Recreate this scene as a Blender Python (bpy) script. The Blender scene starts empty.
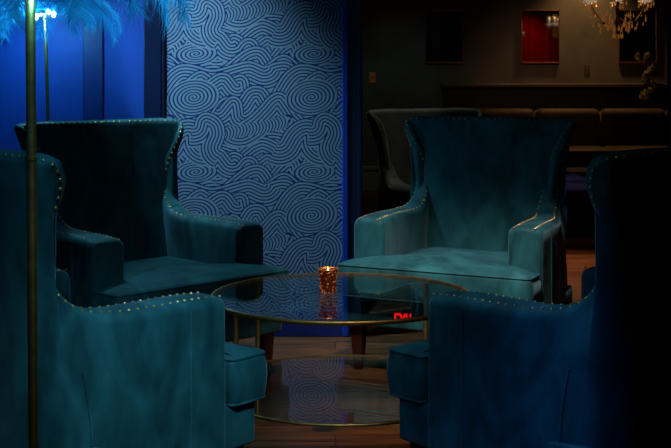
import bpy, bmesh, math, random
import numpy as np
from mathutils import Vector, Matrix, Quaternion

random.seed(7)
PI = math.pi
scene = bpy.context.scene
COL = scene.collection

# ------------------------------------------------------------------ helpers
def link(o, parent=None):
    COL.objects.link(o)
    if parent is not None:
        o.parent = parent
    return o

def empty(name, loc=(0, 0, 0), rz=0.0):
    o = bpy.data.objects.new(name, None)
    o.empty_display_size = 0.05
    o.location = loc
    o.rotation_euler = (0, 0, rz)
    return link(o)

def tag(o, label=None, cat=None, group=None, kind=None):
    if label: o['label'] = label
    if cat: o['category'] = cat
    if group: o['group'] = group
    if kind: o['kind'] = kind
    return o

def finish(bm, name, mat, parent=None, smooth=True, recalc=True):
    if recalc:
        bmesh.ops.recalc_face_normals(bm, faces=bm.faces[:])
    me = bpy.data.meshes.new(name)
    bm.to_mesh(me)
    bm.free()
    me.materials.append(mat)
    if smooth:
        for p in me.polygons:
            p.use_smooth = True
        try:
            me.set_sharp_from_angle(angle=math.radians(50))
        except Exception:
            pass
    return link(bpy.data.objects.new(name, me), parent)

def struct(o):
    o['kind'] = 'structure'
    return o

def box(bm, x0, x1, y0, y1, z0, z1, bev=0.0, seg=2):
    b2 = bmesh.new()
    bmesh.ops.create_cube(b2, size=1.0)
    for v in b2.verts:
        v.co = Vector(((x0 + x1) / 2 + v.co.x * (x1 - x0), (y0 + y1) / 2 + v.co.y * (y1 - y0), (z0 + z1) / 2 + v.co.z * (z1 - z0)))
    if bev > 0:
        bmesh.ops.bevel(b2, geom=b2.edges[:], offset=bev, segments=seg, profile=0.5, affect='EDGES')
    merge(bm, b2)
    return bm

def merge(bm, b2, M=None):
    vm = {}
    for v in b2.verts:
        vm[v] = bm.verts.new(M @ v.co if M is not None else v.co)
    for f in b2.faces:
        try:
            bm.faces.new([vm[v] for v in f.verts])
        except ValueError:
            pass
    b2.free()

def lathe(bm, prof, n=32, cx=0.0, cy=0.0, cap=True, M=None):
    rings = []
    for r, z in prof:
        ring = []
        for i in range(n):
            a = 2 * PI * i / n
            co = Vector((cx + r * math.cos(a), cy + r * math.sin(a), z))
            ring.append(bm.verts.new(M @ co if M is not None else co))
        rings.append(ring)
    for a, b in zip(rings, rings[1:]):
        for i in range(n):
            j = (i + 1) % n
            bm.faces.new((a[i], a[j], b[j], b[i]))
    if cap:
        bm.faces.new(rings[0][::-1])
        bm.faces.new(rings[-1])
    return bm

def torus_rect(bm, R, prof, n=96):
    """closed profile (dr, z) swept round a circle of radius R"""
    rings = []
    for i in range(n):
        a = 2 * PI * i / n
        rings.append([bm.verts.new(((R + dr) * math.cos(a), (R + dr) * math.sin(a), z)) for dr, z in prof])
    m = len(prof)
    for i in range(n):
        a, b = rings[i], rings[(i + 1) % n]
        for k in range(m):
            l = (k + 1) % m
            bm.faces.new((a[k], b[k], b[l], a[l]))
    return bm

def tube(bm, pts, r, n=8, closed=False, radii=None, cap=True):
    pts = [Vector(p) for p in pts]
    N = len(pts)
    rings = []
    ref = Vector((0.123, 0.456, 0.88)).normalized()
    for i, p in enumerate(pts):
        if closed:
            t = pts[(i + 1) % N] - pts[i - 1]
        else:
            t = pts[min(i + 1, N - 1)] - pts[max(i - 1, 0)]
        if t.length < 1e-9:
            t = Vector((0, 0, 1))
        t.normalize()
        u = ref - t * ref.dot(t)
        if u.length < 0.05:
            u = Vector((1, 0, 0)) - t * t.x
        u.normalize()
        w = t.cross(u)
        rr = radii[i] if radii else r
        rings.append([bm.verts.new(p + (u * math.cos(2 * PI * k / n) + w * math.sin(2 * PI * k / n)) * rr) for k in range(n)])
    M = N if closed else N - 1
    for i in range(M):
        a, b = rings[i], rings[(i + 1) % N]
        for k in range(n):
            l = (k + 1) % n
            bm.faces.new((a[k], a[l], b[l], b[k]))
    if not closed and cap:
        bm.faces.new(rings[0][::-1])
        bm.faces.new(rings[-1])
    return bm

def copy_tree(o, parent=None):
    c = o.copy()
    COL.objects.link(c)
    c.parent = parent
    for ch in list(o.children):
        copy_tree(ch, c)
    return c

# ------------------------------------------------------------------ materials
def new_mat(name):
    m = bpy.data.materials.new(name)
    m.use_nodes = True
    nt = m.node_tree
    nt.nodes.clear()
    out = nt.nodes.new('ShaderNodeOutputMaterial')
    return m, nt, out

def N(nt, typ, **kw):
    n = nt.nodes.new(typ)
    for k, v in kw.items():
        if k.startswith('i_'):
            n.inputs[k[2:]].default_value = v
        else:
            setattr(n, k, v)
    return n

def principled(name, color, rough=0.5, metal=0.0, noise=None, bump=0.0, bump_scale=200.0, emit=None, emit_s=0.0, spec=0.5, coat=0.0):
    m, nt, out = new_mat(name)
    p = N(nt, 'ShaderNodeBsdfPrincipled')
    p.inputs['Base Color'].default_value = (*color, 1)
    p.inputs['Roughness'].default_value = rough
    p.inputs['Metallic'].default_value = metal
    p.inputs['Specular IOR Level'].default_value = spec
    p.inputs['Coat Weight'].default_value = coat
    if emit:
        p.inputs['Emission Color'].default_value = (*emit, 1)
        p.inputs['Emission Strength'].default_value = emit_s
    tc = N(nt, 'ShaderNodeTexCoord')
    if noise:
        sc, c2 = noise
        t = N(nt, 'ShaderNodeTexNoise'); t.inputs['Scale'].default_value = sc; t.inputs['Detail'].default_value = 5
        nt.links.new(tc.outputs['Object'], t.inputs['Vector'])
        r = N(nt, 'ShaderNodeMapRange'); r.inputs['From Min'].default_value = 0.35; r.inputs['From Max'].default_value = 0.65
        nt.links.new(t.outputs['Fac'], r.inputs['Value'])
        mx = N(nt, 'ShaderNodeMix', data_type='RGBA')
        mx.inputs['A'].default_value = (*color, 1); mx.inputs['B'].default_value = (*c2, 1)
        nt.links.new(r.outputs['Result'], mx.inputs['Factor'])
        nt.links.new(mx.outputs['Result'], p.inputs['Base Color'])
    if bump > 0:
        t = N(nt, 'ShaderNodeTexNoise'); t.inputs['Scale'].default_value = bump_scale; t.inputs['Detail'].default_value = 3
        nt.links.new(tc.outputs['Object'], t.inputs['Vector'])
        b = N(nt, 'ShaderNodeBump'); b.inputs['Strength'].default_value = bump; b.inputs['Distance'].default_value = 0.01
        nt.links.new(t.outputs['Fac'], b.inputs['Height'])
        nt.links.new(b.outputs['Normal'], p.inputs['Normal'])
    nt.links.new(p.outputs['BSDF'], out.inputs['Surface'])
    return m

def velvet(name, dark, light, sheen=0.6, tint=(0.5, 0.8, 0.9)):
    m, nt, out = new_mat(name)
    tc = N(nt, 'ShaderNodeTexCoord')
    p = N(nt, 'ShaderNodeBsdfPrincipled')
    # brushed patches of nap
    n1 = N(nt, 'ShaderNodeTexNoise'); n1.inputs['Scale'].default_value = 5.0; n1.inputs['Detail'].default_value = 4; n1.inputs['Distortion'].default_value = 1.2
    n2 = N(nt, 'ShaderNodeTexNoise'); n2.inputs['Scale'].default_value = 23.0; n2.inputs['Detail'].default_value = 3
    mp = N(nt, 'ShaderNodeMapping'); mp.inputs['Scale'].default_value = (1.0, 1.0, 0.55)
    nt.links.new(tc.outputs['Object'], mp.inputs['Vector'])
    nt.links.new(mp.outputs['Vector'], n1.inputs['Vector'])
    nt.links.new(mp.outputs['Vector'], n2.inputs['Vector'])
    ad = N(nt, 'ShaderNodeMath', operation='MULTIPLY_ADD'); ad.inputs[1].default_value = 0.35
    nt.links.new(n2.outputs['Fac'], ad.inputs[0]); nt.links.new(n1.outputs['Fac'], ad.inputs[2])
    r = N(nt, 'ShaderNodeMapRange'); r.inputs['From Min'].default_value = 0.5; r.inputs['From Max'].default_value = 0.85
    nt.links.new(ad.outputs['Value'], r.inputs['Value'])
    mx = N(nt, 'ShaderNodeMix', data_type='RGBA')
    mx.inputs['A'].default_value = (*dark, 1); mx.inputs['B'].default_value = (*light, 1)
    nt.links.new(r.outputs['Result'], mx.inputs['Factor'])
    nt.links.new(mx.outputs['Result'], p.inputs['Base Color'])
    p.inputs['Roughness'].default_value = 0.62
    p.inputs['Specular IOR Level'].default_value = 0.25
    p.inputs['Sheen Weight'].default_value = sheen
    p.inputs['Sheen Roughness'].default_value = 0.35
    p.inputs['Sheen Tint'].default_value = (*tint, 1)
    b = N(nt, 'ShaderNodeBump'); b.inputs['Strength'].default_value = 0.25; b.inputs['Distance'].default_value = 0.012
    nt.links.new(ad.outputs['Value'], b.inputs['Height'])
    nt.links.new(b.outputs['Normal'], p.inputs['Normal'])
    nt.links.new(p.outputs['BSDF'], out.inputs['Surface'])
    return m

def emission(name, color, s):
    m, nt, out = new_mat(name)
    e = N(nt, 'ShaderNodeEmission'); e.inputs['Color'].default_value = (*color, 1); e.inputs['Strength'].default_value = s
    nt.links.new(e.outputs['Emission'], out.inputs['Surface'])
    return m

def glass_mat(name, tint=(0.84, 0.89, 0.88), ior=1.52):
    m, nt, out = new_mat(name)
    f = N(nt, 'ShaderNodeFresnel'); gm = N(nt, 'ShaderNodeNewGeometry')
    im = N(nt, 'ShaderNodeMix', data_type='FLOAT'); im.inputs['A'].default_value = ior; im.inputs['B'].default_value = 1 / ior
    nt.links.new(gm.outputs['Backfacing'], im.inputs['Factor']); nt.links.new(im.outputs['Result'], f.inputs['IOR'])
    t = N(nt, 'ShaderNodeBsdfTransparent'); t.inputs['Color'].default_value = (*tint, 1)
    g = N(nt, 'ShaderNodeBsdfGlossy'); g.inputs['Roughness'].default_value = 0.012; g.inputs['Color'].default_value = (0.95, 0.95, 0.95, 1)
    mx = N(nt, 'ShaderNodeMixShader')
    nt.links.new(f.outputs['Fac'], mx.inputs['Fac'])
    nt.links.new(t.outputs['BSDF'], mx.inputs[1]); nt.links.new(g.outputs['BSDF'], mx.inputs[2])
    nt.links.new(mx.outputs['Shader'], out.inputs['Surface'])
    return m

def floor_mat():
    m, nt, out = new_mat('plank_floor_wood')
    tc = N(nt, 'ShaderNodeTexCoord')
    br = N(nt, 'ShaderNodeTexBrick')
    br.offset = 0.37
    br.inputs['Scale'].default_value = 1.0
    br.inputs['Mortar Size'].default_value = 0.0025
    br.inputs['Mortar Smooth'].default_value = 0.2
    br.inputs['Bias'].default_value = 0.0
    br.inputs['Brick Width'].default_value = 1.3
    br.inputs['Row Height'].default_value = 0.125
    br.inputs['Color1'].default_value = (0.115, 0.034, 0.011, 1)
    br.inputs['Color2'].default_value = (0.215, 0.075, 0.026, 1)
    br.inputs['Mortar'].default_value = (0.012, 0.006, 0.004, 1)
    nt.links.new(tc.outputs['Object'], br.inputs['Vector'])
    mp = N(nt, 'ShaderNodeMapping'); mp.inputs['Scale'].default_value = (1.6, 34, 1)
    nt.links.new(tc.outputs['Object'], mp.inputs['Vector'])
    g = N(nt, 'ShaderNodeTexNoise'); g.inputs['Scale'].default_value = 1.6; g.inputs['Detail'].default_value = 6; g.inputs['Distortion'].default_value = 0.6
    nt.links.new(mp.outputs['Vector'], g.inputs['Vector'])
    r = N(nt, 'ShaderNodeMapRange'); r.inputs['From Min'].default_value = 0.3; r.inputs['From Max'].default_value = 0.7
    r.inputs['To Min'].default_value = 0.16; r.inputs['To Max'].default_value = 1.35
    nt.links.new(g.outputs['Fac'], r.inputs['Value'])
    mx = N(nt, 'ShaderNodeMix', data_type='RGBA', blend_type='MULTIPLY'); mx.inputs['Factor'].default_value = 1.0
    nt.links.new(br.outputs['Color'], mx.inputs['A']); nt.links.new(r.outputs['Result'], mx.inputs['B'])
    p = N(nt, 'ShaderNodeBsdfPrincipled')
    p.inputs['Roughness'].default_value = 0.38
    p.inputs['Specular IOR Level'].default_value = 0.35
    nt.links.new(mx.outputs['Result'], p.inputs['Base Color'])
    b = N(nt, 'ShaderNodeBump'); b.inputs['Strength'].default_value = 0.35; b.inputs['Distance'].default_value = 0.004
    nt.links.new(g.outputs['Fac'], b.inputs['Height'])
    nt.links.new(b.outputs['Normal'], p.inputs['Normal'])
    nt.links.new(p.outputs['BSDF'], out.inputs['Surface'])
    return m

def wallpaper_mat():
    m, nt, out = new_mat('wave_wallpaper')
    L = nt.links.new
    at_ = N(nt, 'ShaderNodeAttribute', attribute_name='line_field')
    mr = N(nt, 'ShaderNodeMapRange'); mr.inputs['From Min'].default_value = 0.14; mr.inputs['From Max'].default_value = 0.25
    L(at_.outputs['Fac'], mr.inputs['Value'])
    col = N(nt, 'ShaderNodeMix', data_type='RGBA')
    col.inputs['A'].default_value = (0.008, 0.016, 0.15, 1); col.inputs['B'].default_value = (0.25, 0.33, 0.38, 1)
    L(mr.outputs['Result'], col.inputs['Factor'])
    p = N(nt, 'ShaderNodeBsdfPrincipled'); p.inputs['Roughness'].default_value = 0.6; p.inputs['Specular IOR Level'].default_value = 0.2
    L(col.outputs['Result'], p.inputs['Base Color'])
    L(p.outputs['BSDF'], out.inputs['Surface'])
    return m

def wave_field(X, Z):
    """Line field of the wave wallpaper: bundles of parallel lines under ridges, spirals and a rope, repeating every 118 units."""
    U = 118.0
    PX = 198.0
    gx = ((X + 0.0975) * PX) % U            # measured from the big spiral, y down
    gy = (-(Z - 1.2086) * PX) % U
    ph = (gy + 3 * np.sin(gx * 2 * PI / U * 2)) / 3.2
    K = 5.592
    def conv(pts, oy=0.0):
        return [((x - 510) / K, (y - 205 + oy) / K) for x, y in pts]
    def smooth(pts):
        out = []
        n = len(pts)
        for i in range(n - 1):
            p0, p1, p2, p3 = pts[max(i - 1, 0)], pts[i], pts[i + 1], pts[min(i + 2, n - 1)]
            for k in range(4):
                u = k / 4
                out.append(tuple(0.5 * (2 * b + (c - a) * u + (2 * a - 5 * b + 4 * c - d) * u * u + (3 * b - a - 3 * c + d) * u ** 3) for a, b, c, d in zip(p0, p1, p2, p3)))
        out.append(pts[-1])
        return out
    def wraps(x0, x1, y0, y1, pad):
        for ox in (-2, -1, 0, 1, 2):
            for oy in (-2, -1, 0, 1, 2):
                if x1 + pad + ox * U > 0 and x0 - pad + ox * U < U and y1 + pad + oy * U > 0 and y0 - pad + oy * U < U:
                    yield ox * U, oy * U
    def dist(pts, qx, qy):
        best = np.full(qx.shape, 1e9); side = np.zeros(qx.shape); along = np.zeros(qx.shape)
        acc = 0.0
        for (ax, ay), (bx, by) in zip(pts, pts[1:]):
            dx, dy = bx - ax, by - ay
            L2 = dx * dx + dy * dy
            t = np.clip(((qx - ax) * dx + (qy - ay) * dy) / L2, 0, 1)
            ex, ey = qx - ax - t * dx, qy - ay - t * dy
            d = np.hypot(ex, ey)
            m = d < best
            best = np.where(m, d, best)
            side = np.where(m, dx * ey - dy * ex, side)
            along = np.where(m, acc + t * math.sqrt(L2), along)
            acc += math.sqrt(L2)
        return best, side, along
    def ridge(pts, n, oy=0.0, sp=3.25):
        nonlocal ph
        pts = smooth(conv(pts, oy))
        xs = [p[0] for p in pts]; ys = [p[1] for p in pts]
        W = n * sp
        for ox, oyy in wraps(min(xs), max(xs), min(ys), max(ys), W):
            qx, qy = gx - ox, gy - oyy
            sel = (qx > min(xs) - W) & (qx < max(xs) + W) & (qy > min(ys) - W) & (qy < max(ys) + W)
            idx = np.nonzero(sel)
            if len(idx[0]) == 0: continue
            d, sd, al = dist(pts, qx[idx], qy[idx])
            ins = (sd > 0) & (d < W)
            v = ph[idx]
            ph[idx] = np.where(ins, d / sp - 0.16, v)
    def spiral(cx, cy, rx, ry, rot, n):
        nonlocal ph
        c, s_ = math.cos(math.radians(rot)), math.sin(math.radians(rot))
        for ox, oyy in wraps(cx - rx, cx + rx, cy - ry, cy + ry, 2):
            qx, qy = gx - ox - cx, gy - oyy - cy
            u = (qx * c - qy * s_) / rx; v = (qx * s_ + qy * c) / ry
            r = np.hypot(u, v)
            # lines bunch slightly towards the eye of the spiral
            val = (r ** 0.92) * n + np.arctan2(v, u) / (2 * PI)
            edge = np.minimum(val, 99)
            ph = np.where(r < 1, edge, ph)
    def rope(pts, w, sp, oy=0.0):
        nonlocal ph
        pts = smooth(conv(pts, oy))
        xs = [p[0] for p in pts]; ys = [p[1] for p in pts]
        for ox, oyy in wraps(min(xs), max(xs), min(ys), max(ys), w):
            qx, qy = gx - ox, gy - oyy
            d, sd, al = dist(pts, qx, qy)
            sg = np.sign(sd) * d / w
            ph = np.where(d < w, al / sp + 0.9 * sg * sg + 0.35 * sg, ph)
    B = 391.4
    ridge([(75, 105), (140, 55), (210, 32), (270, 50), (330, 80), (390, 60), (430, 28), (470, 40), (482, 80), (460, 130)], 9, B)
    ridge([(-50, 190), (0, 140), (50, 115), (105, 140), (125, 190)], 6, B)
    ridge([(185, 155), (230, 128), (280, 145), (315, 195)], 6, B)
    ridge([(55, 200), (95, 152), (140, 140), (180, 160), (205, 210)], 6, B)
    ridge([(255, 230), (300, 180), (360, 147), (410, 160), (430, 205)], 7, B)
    ridge([(535, 165), (580, 110), (620, 95), (660, 110), (700, 160)], 7, B)
    ridge([(415, 205), (450, 140), (500, 102), (540, 120), (555, 165)], 7, B)
    spiral(-2.5, -42.8, 21.5, 11.0, 4, 5)
    ridge([(-80, 345), (0, 290), (60, 240), (120, 200), (180, 187), (230, 205), (268, 255)], 9, B)
    ridge([(130, 360), (230, 285), (300, 238), (350, 235), (400, 270), (435, 310)], 9, B)
    ridge([(60, 130), (180, 60), (260, 15), (340, 2), (410, 35)], 8)
    ridge([(255, 190), (300, 110), (345, 55), (400, 22), (460, 18), (520, 32), (580, 48), (640, 40), (720, 15), (800, 0), (880, 30)], 8)
    ridge([(-60, 190), (0, 130), (40, 90), (90, 75), (130, 100), (142, 150)], 8)
    ridge([(430, 115), (480, 72), (530, 55), (585, 85)], 5)
    ridge([(520, 140), (590, 85), (640, 65), (690, 80), (730, 130)], 8)
    ridge([(560, 320), (610, 240), (650, 205), (700, 200), (745, 240)], 7)
    ridge([(72, 220), (115, 158), (175, 138), (230, 158), (262, 210)], 7)
    ridge([(-40, 270), (15, 207), (60, 198), (97, 230), (108, 300)], 7)
    ridge([(80, 345), (140, 305), (195, 250), (240, 200), (290, 174), (335, 185), (370, 230), (420, 300), (470, 340)], 8)
    spiral(-4.5, 0.8, 26.5, 18.5, 8, 7)
    rope([(-40, 425), (60, 400), (160, 385), (260, 365), (350, 335)], 6.2, 3.3)
    ridge([(305, 450), (340, 390), (390, 345), (450, 325), (510, 340), (545, 390), (550, 450)], 8)
    ridge([(485, 365), (500, 318), (545, 288), (600, 300), (650, 345), (665, 420), (640, 490)], 7)
    f = ph - np.floor(ph)
    return np.minimum(f, 1 - f)

def wallpaper_mesh(x0, x1, y, z0, z1, step):
    nx = int(round((x1 - x0) / step)); nz = int(round((z1 - z0) / step))
    xs = np.linspace(x0, x1, nx + 1); zs = np.linspace(z0, z1, nz + 1)
    X, Z = np.meshgrid(xs, zs)
    fld = wave_field(X, Z).astype(np.float32)
    co = np.empty((X.size, 3), np.float32)
    co[:, 0] = X.ravel(); co[:, 1] = y; co[:, 2] = Z.ravel()
    i = np.arange(nz)[:, None] * (nx + 1) + np.arange(nx)[None, :]
    quads = np.stack([i, i + 1, i + nx + 2, i + nx + 1], -1).reshape(-1, 4).astype(np.int32)
    me = bpy.data.meshes.new('wallpaper')
    me.vertices.add(len(co)); me.vertices.foreach_set('co', co.ravel())
    me.loops.add(quads.size); me.loops.foreach_set('vertex_index', quads.ravel())
    me.polygons.add(len(quads))
    me.polygons.foreach_set('loop_start', np.arange(0, quads.size, 4, dtype=np.int32))
    me.update(calc_edges=True)
    at_ = me.attributes.new('line_field', 'FLOAT', 'POINT')
    at_.data.foreach_set('value', fld.ravel())
    me.materials.append(M_paper)
    me.validate()
    return me

def mercury_mat():
    m, nt, out = new_mat('amber_mercury_glass')
    tc = N(nt, 'ShaderNodeTexCoord')
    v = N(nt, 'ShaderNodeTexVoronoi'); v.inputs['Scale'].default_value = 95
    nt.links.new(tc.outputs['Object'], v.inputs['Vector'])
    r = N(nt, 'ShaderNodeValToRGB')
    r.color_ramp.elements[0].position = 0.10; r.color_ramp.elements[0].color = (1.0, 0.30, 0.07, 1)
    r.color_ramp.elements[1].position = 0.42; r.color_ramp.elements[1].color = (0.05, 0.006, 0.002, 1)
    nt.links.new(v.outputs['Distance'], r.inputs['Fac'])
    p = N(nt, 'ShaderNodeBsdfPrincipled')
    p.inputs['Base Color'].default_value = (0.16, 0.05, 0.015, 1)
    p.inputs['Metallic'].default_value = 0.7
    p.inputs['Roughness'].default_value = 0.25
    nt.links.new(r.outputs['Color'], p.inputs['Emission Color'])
    p.inputs['Emission Strength'].default_value = 0.5  # glowing flecks stand in for candlelight through the cup
    nt.links.new(p.outputs['BSDF'], out.inputs['Surface'])
    return m

def feather_mat():
    m, nt, out = new_mat('blue_ostrich_feather')
    d = N(nt, 'ShaderNodeBsdfDiffuse'); d.inputs['Color'].default_value = (0.05, 0.46, 0.74, 1)
    t = N(nt, 'ShaderNodeBsdfTranslucent'); t.inputs['Color'].default_value = (0.03, 0.32, 0.58, 1)
    mx = N(nt, 'ShaderNodeMixShader'); mx.inputs['Fac'].default_value = 0.45
    nt.links.new(d.outputs[0], mx.inputs[1]); nt.links.new(t.outputs[0], mx.inputs[2])
    nt.links.new(mx.outputs[0], out.inputs['Surface'])
    return m

M_velvet = velvet('teal_velvet', (0.006, 0.052, 0.060), (0.026, 0.150, 0.164), 0.45)
M_velvet_back = velvet('dark_olive_velvet', (0.035, 0.042, 0.036), (0.075, 0.085, 0.07), 0.4, (0.8, 0.8, 0.7))
M_nail = principled('brass_nail', (0.90, 0.47, 0.12), 0.30, 1.0)
M_brass = principled('aged_brass', (0.72, 0.40, 0.12), 0.42, 1.0, noise=(35, (0.55, 0.29, 0.08)))
M_leg = principled('mahogany_leg', (0.055, 0.012, 0.007), 0.35, coat=0.3, noise=(22, (0.03, 0.006, 0.004)))
M_glass = glass_mat('table_glass')
M_floor = floor_mat()
M_paper = wallpaper_mat()
M_blue = principled('blue_wall_paint', (0.004, 0.060, 0.36), 0.6, bump=0.08, bump_scale=60, noise=(6, (0.004, 0.050, 0.31)))
M_navy = principled('navy_trim_paint', (0.004, 0.010, 0.045), 0.4, noise=(9, (0.003, 0.008, 0.036)))
M_navy2 = principled('deep_blue_strip', (0.003, 0.022, 0.16), 0.5, noise=(9, (0.003, 0.018, 0.13)))
M_bluetrim = principled('lit_blue_trim_paint', (0.006, 0.055, 0.50), 0.45, noise=(9, (0.005, 0.038, 0.30)))  # blue trim, base colour brightened to hold the blue light on it
M_grey = principled('dark_grey_wall_paint', (0.13, 0.13, 0.115), 0.7, noise=(3, (0.085, 0.085, 0.075)))
M_ceil = principled('black_ceiling_paint', (0.02, 0.02, 0.022), 0.8, noise=(4, (0.015, 0.015, 0.017)))
M_panel = principled('dark_panel_wood', (0.012, 0.015, 0.020), 0.45, noise=(12, (0.008, 0.01, 0.013)))
M_cap = principled('ledge_cap_wood', (0.11, 0.085, 0.06), 0.4, noise=(12, (0.08, 0.06, 0.045)))
M_base = principled('grey_baseboard_paint', (0.30, 0.30, 0.27), 0.5, noise=(8, (0.25, 0.25, 0.22)))
M_mirror = principled('mirror_silver', (0.75, 0.73, 0.70), 0.03, 1.0, noise=(8, (0.70, 0.68, 0.66)))
M_frame = principled('copper_frame', (0.40, 0.15, 0.06), 0.4, 0.8, noise=(30, (0.28, 0.10, 0.04)))
M_mercury = mercury_mat()
M_flame = emission('candle_flame', (1.0, 0.62, 0.28), 14)
M_warmbulb = emission('warm_candle_bulb', (1.0, 0.55, 0.22), 3)
M_bronze = principled('dark_bronze', (0.16, 0.075, 0.03), 0.4, 1.0, noise=(35, (0.10, 0.05, 0.02)))
M_wax = principled('candle_wax', (0.8, 0.55, 0.3), 0.5, emit=(1.0, 0.45, 0.15), emit_s=1.0, noise=(20, (0.75, 0.5, 0.28)))  # emission stands in for flame light inside the wax
M_feather = feather_mat()
M_quill = principled('feather_quill', (0.08, 0.25, 0.42), 0.5, noise=(30, (0.06, 0.2, 0.36)))
M_bulb = emission('cool_led_bulb', (0.55, 0.88, 1.0), 30)
M_banq = velvet('brown_banquette_velvet', (0.030, 0.021, 0.012), (0.05, 0.036, 0.02), 0.3, (0.9, 0.7, 0.4))
M_ott = velvet('purple_grey_velvet', (0.045, 0.045, 0.085), (0.08, 0.08, 0.13), 0.5, (0.7, 0.7, 1.0))
M_crystal = principled('amber_crystal', (0.70, 0.36, 0.12), 0.15, 0.75, noise=(40, (0.4, 0.18, 0.05)), emit=(1.0, 0.36, 0.07), emit_s=0.12)  # slight emission stands in for glints on the drops
M_dish = principled('frosted_candle_dish', (0.9, 0.75, 0.6), 0.3, emit=(1.0, 0.75, 0.5), emit_s=0.25, noise=(40, (0.8, 0.65, 0.5)))  # faint emission puts the bulbs' light into dishes and sleeves
M_leaf = principled('topiary_leaf', (0.26, 0.25, 0.09), 0.6, noise=(60, (0.12, 0.125, 0.04)))
M_pot = principled('dark_pot', (0.05, 0.04, 0.03), 0.5, noise=(30, (0.035, 0.03, 0.02)))
M_red = principled('red_curtain_cloth', (0.35, 0.012, 0.012), 0.8, noise=(7, (0.22, 0.008, 0.008)))
M_exit = emission('red_exit_letters', (1.0, 0.005, 0.008), 2.6)
M_sign = principled('black_sign_box', (0.01, 0.01, 0.01), 0.5, noise=(30, (0.015, 0.012, 0.012)))
M_plate = principled('copper_switch_plate', (0.55, 0.24, 0.10), 0.4, 0.6, noise=(50, (0.45, 0.18, 0.07)), emit=(1.0, 0.3, 0.08), emit_s=0.02)  # trace of emission lifts the plate out of the dark, no real glow
M_plate2 = principled('brown_switch_plate', (0.10, 0.08, 0.06), 0.5, noise=(50, (0.08, 0.06, 0.045)))

# ------------------------------------------------------------------ camera
CAM_H, F, HY, CX = 1.3, 1166.85, 78.6, 335.5
cam_d = bpy.data.cameras.new('camera')
cam_d.sensor_width = 36.0
cam_d.sensor_fit = 'HORIZONTAL'
cam_d.lens = F / 671 * 36
cam_d.shift_y = (HY - 224) / 671
cam_d.clip_start = 0.05
cam = link(bpy.data.objects.new('camera', cam_d))
cam.location = (0, 0, CAM_H)
cam.rotation_euler = (PI / 2, 0, 0)
scene.camera = cam

# ------------------------------------------------------------------ room shell
WY = 5.894         # papered partition
BY = 13.5         # far wall
CEIL = 3.1
def wallbox(name, mat, *a, bev=0.0, parent=None):
    bm = bmesh.new(); box(bm, *a, bev=bev)
    return struct(finish(bm, name, mat, parent, smooth=False))

wallbox('floor', M_floor, -4.0, 7.0, -1.6, BY + 0.2, -0.05, 0.0)
wallbox('ceiling', M_ceil, -4.0, 7.0, -1.6, BY + 0.2, CEIL, CEIL + 0.1)
wallbox('wall_far', M_grey, -4.0, 7.0, BY, BY + 0.2, 0, CEIL)
wallbox('wall_right', M_grey, 6.8, 7.0, -1.4, BY, 0, CEIL)
wallbox('wall_near', M_grey, -4.0, 7.0, -1.6, -1.4, 0, CEIL)
wallbox('wall_left', M_blue, -4.0, -3.8, -1.4, BY, 0, CEIL)
part_w = wallbox('wall_middle', M_blue, -3.8, 0.125, WY, WY + 0.16, 0, CEIL)
# wallpaper panel, a skin on the partition
wp = link(bpy.data.objects.new('wallpaper', wallpaper_mesh(-0.872, 0.034, WY - 0.004, 0.0, CEIL - 0.01, 0.0026)), part_w)
wp['label'] = 'pale grey wallpaper with navy wave line pattern'
# right-hand door-casing of the partition: two stepped boards
bm = bmesh.new()
box(bm, 0.034, 0.066, WY - 0.022, WY + 0.002, 0, CEIL - 0.01, 0.006)
struct(finish(bm, 'trim_7', M_bluetrim, smooth=False))
bm = bmesh.new()
box(bm, 0.064, 0.122, WY - 0.014, WY + 0.002, 0, CEIL - 0.01, 0.003)
box(bm, 0.112, 0.134, WY - 0.022, WY + 0.18, 0, CEIL - 0.01, 0.006)
struct(finish(bm, 'trim_1', M_navy, smooth=False))
bm = bmesh.new()
box(bm, -0.966, -0.876, WY - 0.022, WY + 0.002, 0, CEIL - 0.01, 0.005)
box(bm, -0.876, -0.860, WY - 0.018, WY + 0.002, 0, CEIL - 0.01, 0.004)
struct(finish(bm, 'trim_2', M_navy, smooth=False))
bm = bmesh.new()
box(bm, -0.860, 0.034, WY - 0.018, WY + 0.001, 0, 0.13, 0.004)
struct(finish(bm, 'baseboard_middle', M_navy2, smooth=False))
bm = bmesh.new()
box(bm, -3.8, -0.966, WY - 0.018, WY + 0.001, 0, 0.13, 0.004)
struct(finish(bm, 'baseboard_left', M_navy, smooth=False))
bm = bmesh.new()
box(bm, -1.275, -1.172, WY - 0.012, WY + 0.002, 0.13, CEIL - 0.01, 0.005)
struct(finish(bm, 'wall_strip', M_navy2, smooth=False))  # darker blue upright strip on the wall
# column at the right of the opening
bm = bmesh.new()
box(bm, 1.72, 1.89, WY, WY + 0.16, 0, CEIL - 0.01, 0.008)
struct(finish(bm, 'trim_3', M_navy, smooth=False))
# far wall: baseboard, half-height panel with a cap
bm = bmesh.new()
box(bm, -3.8, 1.245, BY - 0.03, BY, 0, 0.24, 0.004)
box(bm, -3.8, 1.245, BY - 0.045, BY, 0.24, 0.29, 0.01)
struct(finish(bm, 'baseboard_far', M_base, smooth=False))
bm = bmesh.new()
box(bm, 1.245, 6.8, BY - 0.14, BY, 0, 1.20, 0.004)
struct(finish(bm, 'trim_4', M_panel, smooth=False))
bm = bmesh.new()
box(bm, 1.215, 6.8, BY - 0.19, BY, 1.20, 1.245, 0.012)
struct(finish(bm, 'trim_5', M_cap, smooth=False))

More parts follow.
